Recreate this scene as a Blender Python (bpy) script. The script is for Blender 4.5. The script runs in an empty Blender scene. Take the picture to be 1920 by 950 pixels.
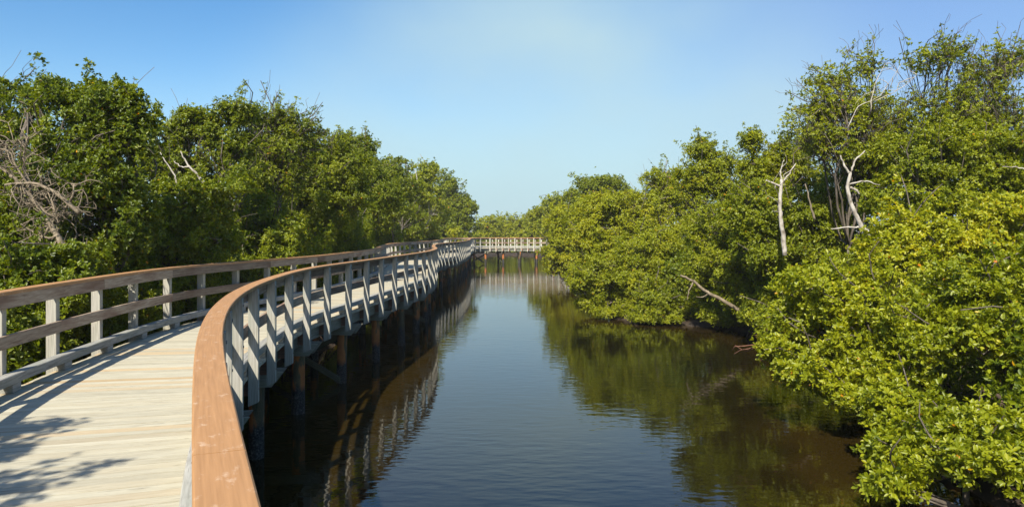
import bpy, math, random
import numpy as np
from mathutils import Vector

random.seed(7)
RNG = np.random.default_rng(7)
SC = bpy.context.scene
COL = SC.collection
R_ = math.radians

# ------------------------------------------------------------------ camera
F = 1400.0                      # focal length in pixels of a 1920 px wide frame
EYE = 1.74                      # eye height over the deck (deck top is z = 0)
HZ = 434.0                      # horizon row in a 950 px high frame
WATER = -1.60
cam = bpy.data.cameras.new('camera')
cam.sensor_width = 36.0
cam.lens = 36.0 * F / 1920.0
cam.shift_y = -(475.0 - HZ) / 1920.0
cam.clip_start = 0.05
cam.clip_end = 6000
camo = bpy.data.objects.new('camera', cam)
COL.objects.link(camo)
camo.location = (0, 0, EYE)
camo.rotation_euler = (R_(90), 0, 0)
SC.camera = camo

# ------------------------------------------------------------------ light
SUN_EL, SUN_AZ = 44.0, 18.0     # the light travels forward and AZ degrees to the right
world = bpy.data.worlds.new('World')
SC.world = world
world.use_nodes = True
wn, wl = world.node_tree.nodes, world.node_tree.links
wn.clear()
w_out = wn.new('ShaderNodeOutputWorld')
w_bg = wn.new('ShaderNodeBackground')
w_bg.inputs['Strength'].default_value = 0.10
sky = wn.new('ShaderNodeTexSky')
sky.sky_type = 'NISHITA'
sky.sun_disc = False
sky.sun_elevation = R_(SUN_EL)
sky.sun_rotation = R_(180 + SUN_AZ)
sky.air_density = 1.0
sky.dust_density = 0.6
sky.ozone_density = 1.6
hsv = wn.new('ShaderNodeHueSaturation')
hsv.inputs['Saturation'].default_value = 1.34
hsv.inputs['Value'].default_value = 0.98
wl.new(sky.outputs[0], hsv.inputs['Color'])
# a soft veil of thin high cloud ahead
tc = wn.new('ShaderNodeTexCoord')
vdir = Vector((0.06, 1.0, 0.25)).normalized()
dot = wn.new('ShaderNodeVectorMath'); dot.operation = 'DOT_PRODUCT'
nrm = wn.new('ShaderNodeVectorMath'); nrm.operation = 'NORMALIZE'
wl.new(tc.outputs['Generated'], nrm.inputs[0])
vsc = wn.new('ShaderNodeVectorMath'); vsc.operation = 'MULTIPLY'; vsc.inputs[1].default_value = (1, 1, 1.8)
vnm = wn.new('ShaderNodeVectorMath'); vnm.operation = 'NORMALIZE'
wl.new(nrm.outputs[0], vsc.inputs[0]); wl.new(vsc.outputs[0], vnm.inputs[0])
wl.new(vnm.outputs[0], dot.inputs[0])
dot.inputs[1].default_value = vdir
mr = wn.new('ShaderNodeMapRange'); mr.interpolation_type = 'SMOOTHERSTEP'
mr.inputs['From Min'].default_value = 0.885
mr.inputs['From Max'].default_value = 1.0
mr.inputs['To Min'].default_value = 0.0
mr.inputs['To Max'].default_value = 0.92
wl.new(dot.outputs['Value'], mr.inputs['Value'])
nz = wn.new('ShaderNodeTexNoise'); nz.inputs['Scale'].default_value = 3.2
nz.inputs['Detail'].default_value = 5; nz.inputs['Roughness'].default_value = 0.45
mp = wn.new('ShaderNodeMapping'); mp.inputs['Scale'].default_value = (1, 1, 1.6)
wl.new(nrm.outputs[0], mp.inputs[0]); wl.new(mp.outputs[0], nz.inputs['Vector'])
mr2 = wn.new('ShaderNodeMapRange')
mr2.inputs['From Min'].default_value = 0.3; mr2.inputs['From Max'].default_value = 0.7
mr2.inputs['To Min'].default_value = 0.42; mr2.inputs['To Max'].default_value = 1.0
wl.new(nz.outputs['Fac'], mr2.inputs['Value'])
mul = wn.new('ShaderNodeMath'); mul.operation = 'MULTIPLY'
wl.new(mr.outputs[0], mul.inputs[0]); wl.new(mr2.outputs[0], mul.inputs[1])
mx = wn.new('ShaderNodeMix'); mx.data_type = 'RGBA'
wl.new(mul.outputs[0], mx.inputs['Factor'])
wl.new(hsv.outputs[0], mx.inputs['A'])
mx.inputs['B'].default_value = (3.25, 4.45, 4.85, 1)
# pale blue haze band low over the horizon
sx = wn.new('ShaderNodeSeparateXYZ'); wl.new(nrm.outputs[0], sx.inputs[0])
mh = wn.new('ShaderNodeMapRange'); mh.interpolation_type = 'SMOOTHSTEP'
mh.inputs['From Min'].default_value = 0.21; mh.inputs['From Max'].default_value = 0.0
mh.inputs['To Min'].default_value = 0.0; mh.inputs['To Max'].default_value = 0.92
wl.new(sx.outputs['Z'], mh.inputs['Value'])
mxh = wn.new('ShaderNodeMix'); mxh.data_type = 'RGBA'
wl.new(mh.outputs[0], mxh.inputs['Factor']); wl.new(hsv.outputs[0], mxh.inputs['A'])
mxh.inputs['B'].default_value = (2.5, 4.0, 4.75, 1)
# a lavender cast towards the right
dot2 = wn.new('ShaderNodeVectorMath'); dot2.operation = 'DOT_PRODUCT'
wl.new(nrm.outputs[0], dot2.inputs[0]); dot2.inputs[1].default_value = Vector((0.75, 1.0, 0.32)).normalized()
mr4 = wn.new('ShaderNodeMapRange'); mr4.interpolation_type = 'SMOOTHSTEP'
mr4.inputs['From Min'].default_value = 0.86; mr4.inputs['From Max'].default_value = 1.0
mr4.inputs['To Min'].default_value = 0.0; mr4.inputs['To Max'].default_value = 0.5
wl.new(dot2.outputs['Value'], mr4.inputs['Value'])
mx4 = wn.new('ShaderNodeMix'); mx4.data_type = 'RGBA'
wl.new(mr4.outputs[0], mx4.inputs['Factor']); wl.new(mxh.outputs['Result'], mx4.inputs['A'])
mx4.inputs['B'].default_value = (2.0, 2.75, 4.7, 1)
wl.new(mx4.outputs['Result'], mx.inputs['A'])
wl.new(mx.outputs['Result'], w_bg.inputs['Color'])
wl.new(w_bg.outputs[0], w_out.inputs[0])

sl = bpy.data.lights.new('sun', 'SUN')
sl.energy = 5.0
sl.angle = R_(0.55)
sl.color = (1.0, 0.93, 0.80)
so = bpy.data.objects.new('sun', sl)
COL.objects.link(so)
so.location = (-10, -20, 30)
az, el = R_(SUN_AZ), R_(SUN_EL)
so.rotation_euler = Vector((math.sin(az) * math.cos(el), math.cos(az) * math.cos(el), -math.sin(el))).to_track_quat('-Z', 'Y').to_euler()

SC.view_settings.view_transform = 'Standard'
SC.view_settings.look = 'None'
SC.view_settings.exposure = 0.75
SC.view_settings.gamma = 1.0
SC.cycles.max_bounces = 6
SC.cycles.diffuse_bounces = 3
SC.cycles.glossy_bounces = 3
SC.cycles.transmission_bounces = 3
SC.cycles.caustics_reflective = False
SC.cycles.caustics_refractive = False


def at(px, py, Y):
    return np.array(((px - 960.0) / F * Y, Y, EYE - (py - HZ) / F * Y))


# ------------------------------------------------------------------ materials
def new_mat(name):
    m = bpy.data.materials.new(name)
    m.use_nodes = True
    m.node_tree.nodes.clear()
    return m, m.node_tree.nodes, m.node_tree.links


def ramp(n, stops, interp='LINEAR'):
    r = n.new('ShaderNodeValToRGB')
    r.color_ramp.interpolation = interp
    e = r.color_ramp.elements
    while len(e) < len(stops):
        e.new(0.5)
    for i, (p, c) in enumerate(stops):
        e[i].position = p
        e[i].color = (c[0], c[1], c[2], 1)
    return r


def wood(name, light, dark, stain=None, stain_amt=0.5, stain_scale=0.9, var=0.35, rough=0.75, grain=(3.2, 40.0), crack=0.5, warm=None):
    """weathered timber; u runs along the grain in metres, v across it"""
    m, n, l = new_mat(name)
    out = n.new('ShaderNodeOutputMaterial'); b = n.new('ShaderNodeBsdfPrincipled')
    l.new(b.outputs[0], out.inputs[0])
    uv = n.new('ShaderNodeUVMap'); uv.uv_map = 'UVMap'
    g = n.new('ShaderNodeNewGeometry')
    off = n.new('ShaderNodeVectorMath'); off.operation = 'MULTIPLY_ADD'
    l.new(g.outputs['Random Per Island'], off.inputs[0])
    off.inputs[1].default_value = (37.0, 11.0, 5.0)
    l.new(uv.outputs[0], off.inputs[2])
    mp = n.new('ShaderNodeMapping'); mp.inputs['Scale'].default_value = (grain[0], grain[1], 1)
    l.new(off.outputs[0], mp.inputs[0])
    n1 = n.new('ShaderNodeTexNoise'); n1.inputs['Scale'].default_value = 1.0; n1.inputs['Detail'].default_value = 6
    n1.inputs['Roughness'].default_value = 0.62; n1.inputs['Distortion'].default_value = 0.6
    l.new(mp.outputs[0], n1.inputs['Vector'])
    r1 = ramp(n, [(0.30, dark), (0.58, light), (0.85, tuple(min(1, c * 1.15) for c in light))])
    l.new(n1.outputs['Fac'], r1.inputs[0])
    col = r1.outputs[0]
    # blotches
    mp2 = n.new('ShaderNodeMapping'); mp2.inputs['Scale'].default_value = (stain_scale, stain_scale * 5, 1)
    l.new(off.outputs[0], mp2.inputs[0])
    n2 = n.new('ShaderNodeTexNoise'); n2.inputs['Scale'].default_value = 1.0; n2.inputs['Detail'].default_value = 4
    l.new(mp2.outputs[0], n2.inputs['Vector'])
    if stain:
        mr = n.new('ShaderNodeMapRange'); mr.inputs['From Min'].default_value = 0.44; mr.inputs['From Max'].default_value = 0.66
        mr.inputs['To Max'].default_value = stain_amt
        l.new(n2.outputs['Fac'], mr.inputs['Value'])
        mx = n.new('ShaderNodeMix'); mx.data_type = 'RGBA'
        l.new(mr.outputs[0], mx.inputs['Factor']); l.new(col, mx.inputs['A'])
        mx.inputs['B'].default_value = (*stain, 1)
        col = mx.outputs['Result']
    if warm:
        mrw = n.new('ShaderNodeMapRange'); mrw.inputs['From Min'].default_value = 0.80; mrw.inputs['From Max'].default_value = 1.0
        mrw.inputs['To Max'].default_value = 0.75
        l.new(g.outputs['Random Per Island'], mrw.inputs['Value'])
        mw = n.new('ShaderNodeMix'); mw.data_type = 'RGBA'
        l.new(mrw.outputs[0], mw.inputs['Factor']); l.new(col, mw.inputs['A']); mw.inputs['B'].default_value = (*warm, 1)
        col = mw.outputs['Result']
    # cracks and checks along the grain
    mp3 = n.new('ShaderNodeMapping'); mp3.inputs['Scale'].default_value = (3.2, 62, 1)
    l.new(off.outputs[0], mp3.inputs[0])
    n3 = n.new('ShaderNodeTexNoise'); n3.inputs['Scale'].default_value = 1.0; n3.inputs['Detail'].default_value = 3; n3.inputs['Distortion'].default_value = 1.0
    l.new(mp3.outputs[0], n3.inputs['Vector'])
    mr3 = n.new('ShaderNodeMapRange'); mr3.inputs['From Min'].default_value = 0.64; mr3.inputs['From Max'].default_value = 0.70
    mr3.inputs['To Max'].default_value = crack
    l.new(n3.outputs['Fac'], mr3.inputs['Value'])
    mc = n.new('ShaderNodeMix'); mc.data_type = 'RGBA'
    l.new(mr3.outputs[0], mc.inputs['Factor']); l.new(col, mc.inputs['A'])
    mc.inputs['B'].default_value = (dark[0] * .35, dark[1] * .32, dark[2] * .3, 1)
    # island to island variation
    hs = n.new('ShaderNodeHueSaturation')
    mv = n.new('ShaderNodeMapRange'); mv.inputs['To Min'].default_value = 1 - var; mv.inputs['To Max'].default_value = 1 + var * 0.6
    fr = n.new('ShaderNodeMath'); fr.operation = 'FRACT'
    m7 = n.new('ShaderNodeMath'); m7.operation = 'MULTIPLY'; m7.inputs[1].default_value = 7.31
    l.new(g.outputs['Random Per Island'], m7.inputs[0]); l.new(m7.outputs[0], fr.inputs[0]); l.new(fr.outputs[0], mv.inputs['Value'])
    l.new(mv.outputs[0], hs.inputs['Value']); l.new(mc.outputs['Result'], hs.inputs['Color'])
    l.new(hs.outputs[0], b.inputs['Base Color'])
    b.inputs['Roughness'].default_value = rough
    b.inputs['Specular IOR Level'].default_value = 0.3
    bp = n.new('ShaderNodeBump'); bp.inputs['Strength'].default_value = 0.35; bp.inputs['Distance'].default_value = 0.004
    l.new(n1.outputs['Fac'], bp.inputs['Height']); l.new(bp.outputs[0], b.inputs['Normal'])
    return m


M_DECK = wood('bleached_deck_wood', (0.48, 0.450, 0.345), (0.375, 0.34, 0.25), stain=(0.36, 0.31, 0.21), stain_amt=0.45, var=0.12, crack=0.8, warm=(0.47, 0.32, 0.16))
M_POST = wood('grey_post_wood', (0.52, 0.495, 0.425), (0.27, 0.25, 0.205), stain=(0.33, 0.35, 0.26), stain_amt=0.6, var=0.38, grain=(3, 50), crack=0.6, warm=(0.40, 0.33, 0.24))
M_RAIL = wood('stained_rail_wood', (0.36, 0.285, 0.21), (0.19, 0.125, 0.08), stain=(0.13, 0.06, 0.035), stain_amt=0.75, stain_scale=1.0, var=0.35, crack=0.5)
M_CURB = wood('grey_curb_wood', (0.40, 0.39, 0.35), (0.20, 0.19, 0.165), stain=(0.25, 0.26, 0.2), stain_amt=0.5, var=0.2, crack=0.6)
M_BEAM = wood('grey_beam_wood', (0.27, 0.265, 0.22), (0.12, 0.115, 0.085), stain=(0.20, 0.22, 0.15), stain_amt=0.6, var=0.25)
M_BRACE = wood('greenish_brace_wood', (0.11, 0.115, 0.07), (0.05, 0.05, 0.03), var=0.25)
M_RED = wood('reddish_joist_wood', (0.32, 0.13, 0.065), (0.14, 0.055, 0.03), stain=(0.2, 0.16, 0.12), stain_amt=0.7, var=0.4)


M_BOLT = bpy.data.materials.new('galvanised_bolt'); M_BOLT.use_nodes = True
_b = M_BOLT.node_tree.nodes['Principled BSDF']; _b.inputs['Base Color'].default_value = (.22, .19, .16, 1); _b.inputs['Metallic'].default_value = .6; _b.inputs['Roughness'].default_value = .55


def cap_material():
    m, n, l = new_mat('brown_composite_cap')
    out = n.new('ShaderNodeOutputMaterial'); b = n.new('ShaderNodeBsdfPrincipled'); l.new(b.outputs[0], out.inputs[0])
    uv = n.new('ShaderNodeUVMap'); uv.uv_map = 'UVMap'; g = n.new('ShaderNodeNewGeometry')
    mp = n.new('ShaderNodeMapping'); mp.inputs['Scale'].default_value = (3, 90, 1); l.new(uv.outputs[0], mp.inputs[0])
    n1 = n.new('ShaderNodeTexNoise'); n1.inputs['Scale'].default_value = 1; n1.inputs['Detail'].default_value = 4; l.new(mp.outputs[0], n1.inputs[0])
    r1 = ramp(n, [(0.25, (0.315, 0.163, 0.066)), (0.75, (0.45, 0.243, 0.104))]); l.new(n1.outputs['Fac'], r1.inputs[0])
    # pale scuffs and bird lime
    mp2 = n.new('ShaderNodeMapping'); mp2.inputs['Scale'].default_value = (7, 12, 1); l.new(uv.outputs[0], mp2.inputs[0])
    n2 = n.new('ShaderNodeTexNoise'); n2.inputs['Scale'].default_value = 1.3; n2.inputs['Detail'].default_value = 7; n2.inputs['Roughness'].default_value = .68
    l.new(mp2.outputs[0], n2.inputs[0])
    mr = n.new('ShaderNodeMapRange'); mr.inputs['From Min'].default_value = .57; mr.inputs['From Max'].default_value = .68; mr.inputs['To Max'].default_value = .7
    l.new(n2.outputs['Fac'], mr.inputs['Value'])
    mx = n.new('ShaderNodeMix'); mx.data_type = 'RGBA'; l.new(mr.outputs[0], mx.inputs['Factor']); l.new(r1.outputs[0], mx.inputs['A'])
    mx.inputs['B'].default_value = (0.62, 0.46, 0.33, 1)
    # grey weathering
    n3 = n.new('ShaderNodeTexNoise'); n3.inputs['Scale'].default_value = .35; n3.inputs['Detail'].default_value = 3; l.new(uv.outputs[0], n3.inputs[0])
    mr3 = n.new('ShaderNodeMapRange'); mr3.inputs['From Min'].default_value = .50; mr3.inputs['From Max'].default_value = .75; mr3.inputs['To Max'].default_value = .35
    l.new(n3.outputs['Fac'], mr3.inputs['Value'])
    m3 = n.new('ShaderNodeMix'); m3.data_type = 'RGBA'; l.new(mr3.outputs[0], m3.inputs['Factor']); l.new(mx.outputs['Result'], m3.inputs['A'])
    m3.inputs['B'].default_value = (0.30, 0.17, 0.09, 1)
    l.new(m3.outputs['Result'], b.inputs['Base Color'])
    b.inputs['Roughness'].default_value = .62
    b.inputs['Specular IOR Level'].default_value = .3
    return m


M_CAP = cap_material()


def pile_material():
    m, n, l = new_mat('timber_pile')
    out = n.new('ShaderNodeOutputMaterial'); b = n.new('ShaderNodeBsdfPrincipled'); l.new(b.outputs[0], out.inputs[0])
    g = n.new('ShaderNodeNewGeometry'); sp = n.new('ShaderNodeSeparateXYZ'); l.new(g.outputs['Position'], sp.inputs[0])
    nz = n.new('ShaderNodeTexNoise'); nz.inputs['Scale'].default_value = 3.0; nz.inputs['Detail'].default_value = 6
    mp = n.new('ShaderNodeMapping'); mp.inputs['Scale'].default_value = (2.2, 2.2, .55); l.new(g.outputs['Position'], mp.inputs[0]); l.new(mp.outputs[0], nz.inputs[0])
    rust = ramp(n, [(0.34, (0.05, 0.048, 0.024)), (0.47, (0.12, 0.09, 0.042)), (0.53, (0.42, 0.14, 0.032)), (0.75, (0.32, 0.095, 0.022))])
    l.new(nz.outputs['Fac'], rust.inputs[0])
    n2 = n.new('ShaderNodeTexNoise'); n2.inputs['Scale'].default_value = 34; n2.inputs['Detail'].default_value = 4; l.new(g.outputs['Position'], n2.inputs[0])
    barn = ramp(n, [(0.42, (0.012, 0.011, 0.010)), (0.60, (0.05, 0.05, 0.045)), (0.74, (0.15, 0.145, 0.125))]); l.new(n2.outputs['Fac'], barn.inputs[0])
    ad = n.new('ShaderNodeMath'); ad.operation = 'MULTIPLY_ADD'; l.new(nz.outputs['Fac'], ad.inputs[0]); ad.inputs[1].default_value = .35; l.new(sp.outputs['Z'], ad.inputs[2])
    mr = n.new('ShaderNodeMapRange'); mr.inputs['From Min'].default_value = -1.0; mr.inputs['From Max'].default_value = -.86
    l.new(ad.outputs[0], mr.inputs['Value'])
    mx = n.new('ShaderNodeMix'); mx.data_type = 'RGBA'; l.new(mr.outputs[0], mx.inputs['Factor']); l.new(barn.outputs[0], mx.inputs['A']); l.new(rust.outputs[0], mx.inputs['B'])
    l.new(mx.outputs['Result'], b.inputs['Base Color']); b.inputs['Roughness'].default_value = .85
    bp = n.new('ShaderNodeBump'); bp.inputs['Strength'].default_value = .6; bp.inputs['Distance'].default_value = .02
    l.new(n2.outputs['Fac'], bp.inputs['Height']); l.new(bp.outputs[0], b.inputs['Normal'])
    return m


M_PILE = pile_material()


def water_material():
    m, n, l = new_mat('tannin_water')
    out = n.new('ShaderNodeOutputMaterial'); b = n.new('ShaderNodeBsdfPrincipled'); l.new(b.outputs[0], out.inputs[0])
    g = n.new('ShaderNodeNewGeometry')
    # deep water is nearly black with tannin, the shallows by the banks show the brown bottom
    at_ = n.new('ShaderNodeAttribute'); at_.attribute_name = 'shallow'
    nb = n.new('ShaderNodeTexNoise'); nb.inputs['Scale'].default_value = .5; nb.inputs['Detail'].default_value = 4; l.new(g.outputs['Position'], nb.inputs[0])
    ad = n.new('ShaderNodeMath'); ad.operation = 'MULTIPLY_ADD'; l.new(nb.outputs['Fac'], ad.inputs[0]); ad.inputs[1].default_value = .6; l.new(at_.outputs['Fac'], ad.inputs[2])
    rc = ramp(n, [(0.25, (0.0045, 0.0042, 0.0024)), (0.75, (0.0125, 0.0088, 0.0022)), (1.2 / 1.3, (0.0235, 0.0150, 0.0030))]); l.new(ad.outputs[0], rc.inputs[0])
    l.new(rc.outputs[0], b.inputs['Base Color'])
    b.inputs['Roughness'].default_value = .015
    b.inputs['IOR'].default_value = 1.40
    mp = n.new('ShaderNodeMapping'); mp.inputs['Scale'].default_value = (1.1, 2.6, 1); mp.inputs['Rotation'].default_value = (0, 0, R_(8))
    l.new(g.outputs['Position'], mp.inputs[0])
    n1 = n.new('ShaderNodeTexNoise'); n1.inputs['Scale'].default_value = 2.1; n1.inputs['Detail'].default_value = 2.5; n1.inputs['Roughness'].default_value = .45
    l.new(mp.outputs[0], n1.inputs[0])
    # breeze patches: some of the surface is nearly flat, some carries ripples
    n2 = n.new('ShaderNodeTexNoise'); n2.inputs['Scale'].default_value = .16; n2.inputs['Detail'].default_value = 2; l.new(g.outputs['Position'], n2.inputs[0])
    mr = n.new('ShaderNodeMapRange'); mr.inputs['From Min'].default_value = .35; mr.inputs['From Max'].default_value = .65
    mr.inputs['To Min'].default_value = .35; mr.inputs['To Max'].default_value = 1.0
    l.new(n2.outputs['Fac'], mr.inputs['Value'])
    ml = n.new('ShaderNodeMath'); ml.operation = 'MULTIPLY'; l.new(n1.outputs['Fac'], ml.inputs[0]); l.new(mr.outputs[0], ml.inputs[1])
    bp = n.new('ShaderNodeBump'); bp.inputs['Strength'].default_value = 1.0; bp.inputs['Distance'].default_value = .0065
    l.new(ml.outputs[0], bp.inputs['Height']); l.new(bp.outputs[0], b.inputs['Normal'])
    return m


M_WATER = water_material()


def mud_material():
    m, n, l = new_mat('mangrove_mud')
    out = n.new('ShaderNodeOutputMaterial'); b = n.new('ShaderNodeBsdfPrincipled'); l.new(b.outputs[0], out.inputs[0])
    g = n.new('ShaderNodeNewGeometry')
    n1 = n.new('ShaderNodeTexNoise'); n1.inputs['Scale'].default_value = 2.5; n1.inputs['Detail'].default_value = 8; n1.inputs['Roughness'].default_value = .65
    l.new(g.outputs['Position'], n1.inputs[0])
    r1 = ramp(n, [(0.3, (0.012, 0.008, 0.005)), (0.55, (0.030, 0.019, 0.011)), (0.75, (0.065, 0.036, 0.018))]); l.new(n1.outputs['Fac'], r1.inputs[0])
    l.new(r1.outputs[0], b.inputs['Base Color']); b.inputs['Roughness'].default_value = .8
    bp = n.new('ShaderNodeBump'); bp.inputs['Strength'].default_value = .8; bp.inputs['Distance'].default_value = .05
    l.new(n1.outputs['Fac'], bp.inputs['Height']); l.new(bp.outputs[0], b.inputs['Normal'])
    return m


M_MUD = mud_material()


def leaf_material():
    m, n, l = new_mat('mangrove_leaf')
    out = n.new('ShaderNodeOutputMaterial'); b = n.new('ShaderNodeBsdfPrincipled')
    a = n.new('ShaderNodeAttribute'); a.attribute_name = 'leaf_age'
    r = ramp(n, [(0.0, (0.030, 0.060, 0.003)), (0.28, (0.090, 0.132, 0.005)), (0.50, (0.212, 0.250, 0.008)), (0.70, (0.330, 0.350, 0.011)),
                 (0.88, (0.48, 0.42, 0.014)), (0.95, (0.62, 0.31, 0.012)), (1.0, (0.55, 0.16, 0.015))])
    l.new(a.outputs['Fac'], r.inputs[0])
    l.new(r.outputs[0], b.inputs['Base Color'])
    b.inputs['Roughness'].default_value = .42
    b.inputs['Specular IOR Level'].default_value = .45
    t = n.new('ShaderNodeBsdfTranslucent')
    hs = n.new('ShaderNodeHueSaturation'); hs.inputs['Hue'].default_value = .485; hs.inputs['Value'].default_value = 1.7; hs.inputs['Saturation'].default_value = 1.05
    l.new(r.outputs[0], hs.inputs['Color']); l.new(hs.outputs[0], t.inputs['Color'])
    mx = n.new('ShaderNodeMixShader'); mx.inputs[0].default_value = .40
    l.new(b.outputs[0], mx.inputs[1]); l.new(t.outputs[0], mx.inputs[2]); l.new(mx.outputs[0], out.inputs[0])
    return m


M_LEAF = leaf_material()


def bark_material(name, c0, c1, c2):
    m, n, l = new_mat(name)
    out = n.new('ShaderNodeOutputMaterial'); b = n.new('ShaderNodeBsdfPrincipled'); l.new(b.outputs[0], out.inputs[0])
    g = n.new('ShaderNodeNewGeometry')
    n1 = n.new('ShaderNodeTexNoise'); n1.inputs['Scale'].default_value = 9; n1.inputs['Detail'].default_value = 7; n1.inputs['Roughness'].default_value = .65
    mp = n.new('ShaderNodeMapping'); mp.inputs['Scale'].default_value = (1, 1, .6); l.new(g.outputs['Position'], mp.inputs[0]); l.new(mp.outputs[0], n1.inputs[0])
    r1 = ramp(n, [(0.32, c0), (0.52, c1), (0.72, c2)]); l.new(n1.outputs['Fac'], r1.inputs[0])
    l.new(r1.outputs[0], b.inputs['Base Color']); b.inputs['Roughness'].default_value = .85
    bp = n.new('ShaderNodeBump'); bp.inputs['Strength'].default_value = .7; bp.inputs['Distance'].default_value = .02
    l.new(n1.outputs['Fac'], bp.inputs['Height']); l.new(bp.outputs[0], b.inputs['Normal'])
    return m


M_BARK = bark_material('grey_brown_bark', (0.05, 0.04, 0.03), (0.12, 0.097, 0.073), (0.20, 0.175, 0.145))
M_WHITE = bark_material('pale_bleached_bark', (0.14, 0.11, 0.075), (0.40, 0.36, 0.30), (0.54, 0.51, 0.45))
M_DEAD = bark_material('dead_grey_twigs', (0.10, 0.077, 0.050), (0.21, 0.165, 0.110), (0.32, 0.26, 0.18))
M_ROOT = bark_material('dark_prop_root', (0.02, 0.014, 0.010), (0.06, 0.038, 0.025), (0.13, 0.075, 0.045))


# ------------------------------------------------------------------ object helpers
def tag(o, label=None, cat=None, group=None, kind=None):
    if label: o['label'] = label
    if cat: o['category'] = cat
    if group: o['group'] = group
    if kind: o['kind'] = kind
    return o


def empty(name, loc):
    o = bpy.data.objects.new(name, None)
    o.empty_display_size = .3
    o.location = loc
    COL.objects.link(o)
    return o


class MB:
    """collects faces with uv and links them as one mesh object"""
    def __init__(self):
        self.v, self.f, self.uv = [], [], []

    def quad(self, a, b, c, d, uvs=None):
        i = len(self.v)
        self.v += [tuple(a), tuple(b), tuple(c), tuple(d)]
        self.f.append((i, i + 1, i + 2, i + 3))
        self.uv += uvs or [(0, 0), (1, 0), (1, 1), (0, 1)]

    def hexa(self, p, length_axis=0, u0=0.0):
        """p: 8 corners, index = i + 2 j + 4 k (i along axis 0 ...); faces share vertices"""
        i0 = len(self.v)
        self.v += [tuple(q) for q in p]
        P = [np.array(q, float) for q in p]
        step = (1, 2, 4)[length_axis]
        ln = np.linalg.norm(P[step] - P[0])
        oth = [s for s in (1, 2, 4) if s != step]
        w1 = np.linalg.norm(P[oth[0]] - P[0]); w2 = np.linalg.norm(P[oth[1]] - P[0])
        faces = [(0, 2, 3, 1), (4, 5, 7, 6), (0, 1, 5, 4), (2, 6, 7, 3), (0, 4, 6, 2), (1, 3, 7, 5)]
        for fc in faces:
            self.f.append(tuple(i0 + q for q in fc))
            for q in fc:
                u = u0 + (ln if q & step else 0)
                a = w1 if q & oth[0] else 0
                b = w2 if q & oth[1] else 0
                self.uv.append((u, a + b * 1.37))

    def tube(self, pts, rad, sides=6, cap=True):
        pts = [np.array(p, float) for p in pts]
        n = len(pts)
        i0 = len(self.v)
        ref = np.array((0.31, 0.17, 0.93))
        L = 0
        us = []
        for k in range(n):
            t = pts[min(k + 1, n - 1)] - pts[max(k - 1, 0)]
            t = t / (np.linalg.norm(t) + 1e-9)
            if abs(t @ ref) > .96: ref = np.array((0.93, 0.2, 0.1))
            a = np.cross(t, ref); a /= np.linalg.norm(a)
            b = np.cross(t, a)
            ref = np.cross(a, t) if False else ref
            if k: L += np.linalg.norm(pts[k] - pts[k - 1])
            us.append(L)
            r = rad[k] if hasattr(rad, '__len__') else rad
            for s in range(sides):
                an = 2 * math.pi * s / sides
                self.v.append(tuple(pts[k] + r * (math.cos(an) * a + math.sin(an) * b)))
        for k in range(n - 1):
            for s in range(sides):
                s2 = (s + 1) % sides
                self.f.append((i0 + k * sides + s, i0 + k * sides + s2, i0 + (k + 1) * sides + s2, i0 + (k + 1) * sides + s))
                self.uv += [(us[k], s / sides), (us[k], (s + 1) / sides), (us[k + 1], (s + 1) / sides), (us[k + 1], s / sides)]
        if cap:
            self.f.append(tuple(i0 + s for s in reversed(range(sides)))); self.uv += [(0, 0)] * sides
            self.f.append(tuple(i0 + (n - 1) * sides + s for s in range(sides))); self.uv += [(0, 0)] * sides

    def build(self, name, mat, parent=None, smooth=False):
        me = bpy.data.meshes.new(name)
        org = np.array(parent.location) if parent is not None else np.zeros(3)
        me.from_pydata([tuple(np.array(q) - org) for q in self.v], [], self.f)
        ul = me.uv_layers.new(name='UVMap')
        ul.data.foreach_set('uv', np.array(self.uv, np.float32).ravel())
        me.materials.append(mat)
        if smooth:
            me.polygons.foreach_set('use_smooth', [True] * len(me.polygons))
        o = bpy.data.objects.new(name, me)
        if parent is not None: o.parent = parent
        COL.objects.link(o)
        return o


# ------------------------------------------------------------------ the ground, the water
XR = np.array([(-60, 5.0), (4, 4.9), (9, 5.2), (11, 5.7), (15, 6.6), (19, 8.0), (23, 8.0), (25.6, 7.2), (26.6, 4.8), (28, 3.5), (31, 2.9), (42, 3.1), (60, 3.2), (71, 3.4), (85, 4.2), (98, 3.6), (103, 1.5), (106, -1.2)])
XL = np.array([(-60, -4.2), (-8, -1.2), (-3, -2.2), (1, -3.4), (5, -4.6), (8, -5.2), (11, -5.5), (15, -5.6), (18, -5.2), (22, -4.7), (28, -4.6), (33, -5.4), (42, -6.1), (55, -5.1), (63, -5.4), (75, -6.2), (82, -5.6), (98, -5.0), (106, -1.2)])
gx = np.unique(np.concatenate([np.linspace(-30, 30, 141), np.geomspace(30, 2500, 16), -np.geomspace(30, 2500, 16)]))
gy = np.unique(np.concatenate([np.linspace(-40, 120, 230), np.geomspace(120, 3500, 16), -np.geomspace(40, 600, 10)]))
GX, GY = np.meshgrid(gx, gy)
rr = np.interp(GY, XR[:, 0], XR[:, 1]); ll = np.interp(GY, XL[:, 0], XL[:, 1])
wob = 0.22 * np.sin(GY * 1.7) + 0.15 * np.sin(GY * 3.9 + 1) + .1 * np.sin(GX * 2.3 + GY)
sd = np.minimum(GX - ll, rr - GX) + wob
sd = np.where(GY > 106, -np.abs(GY - 106) - .4, sd)
tt = np.clip((sd + 1.1) / 1.9, 0, 1); tt = tt * tt * (3 - 2 * tt)
GZ = -1.36 - 1.5 * tt + .05 * np.sin(GX * 1.3) * np.cos(GY * 1.1) + .03 * np.sin(GX * 4.1 + GY * 3.3)
nxg, nyg = len(gx), len(gy)
gv = np.stack([GX, GY, GZ], -1).reshape(-1, 3)
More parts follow.
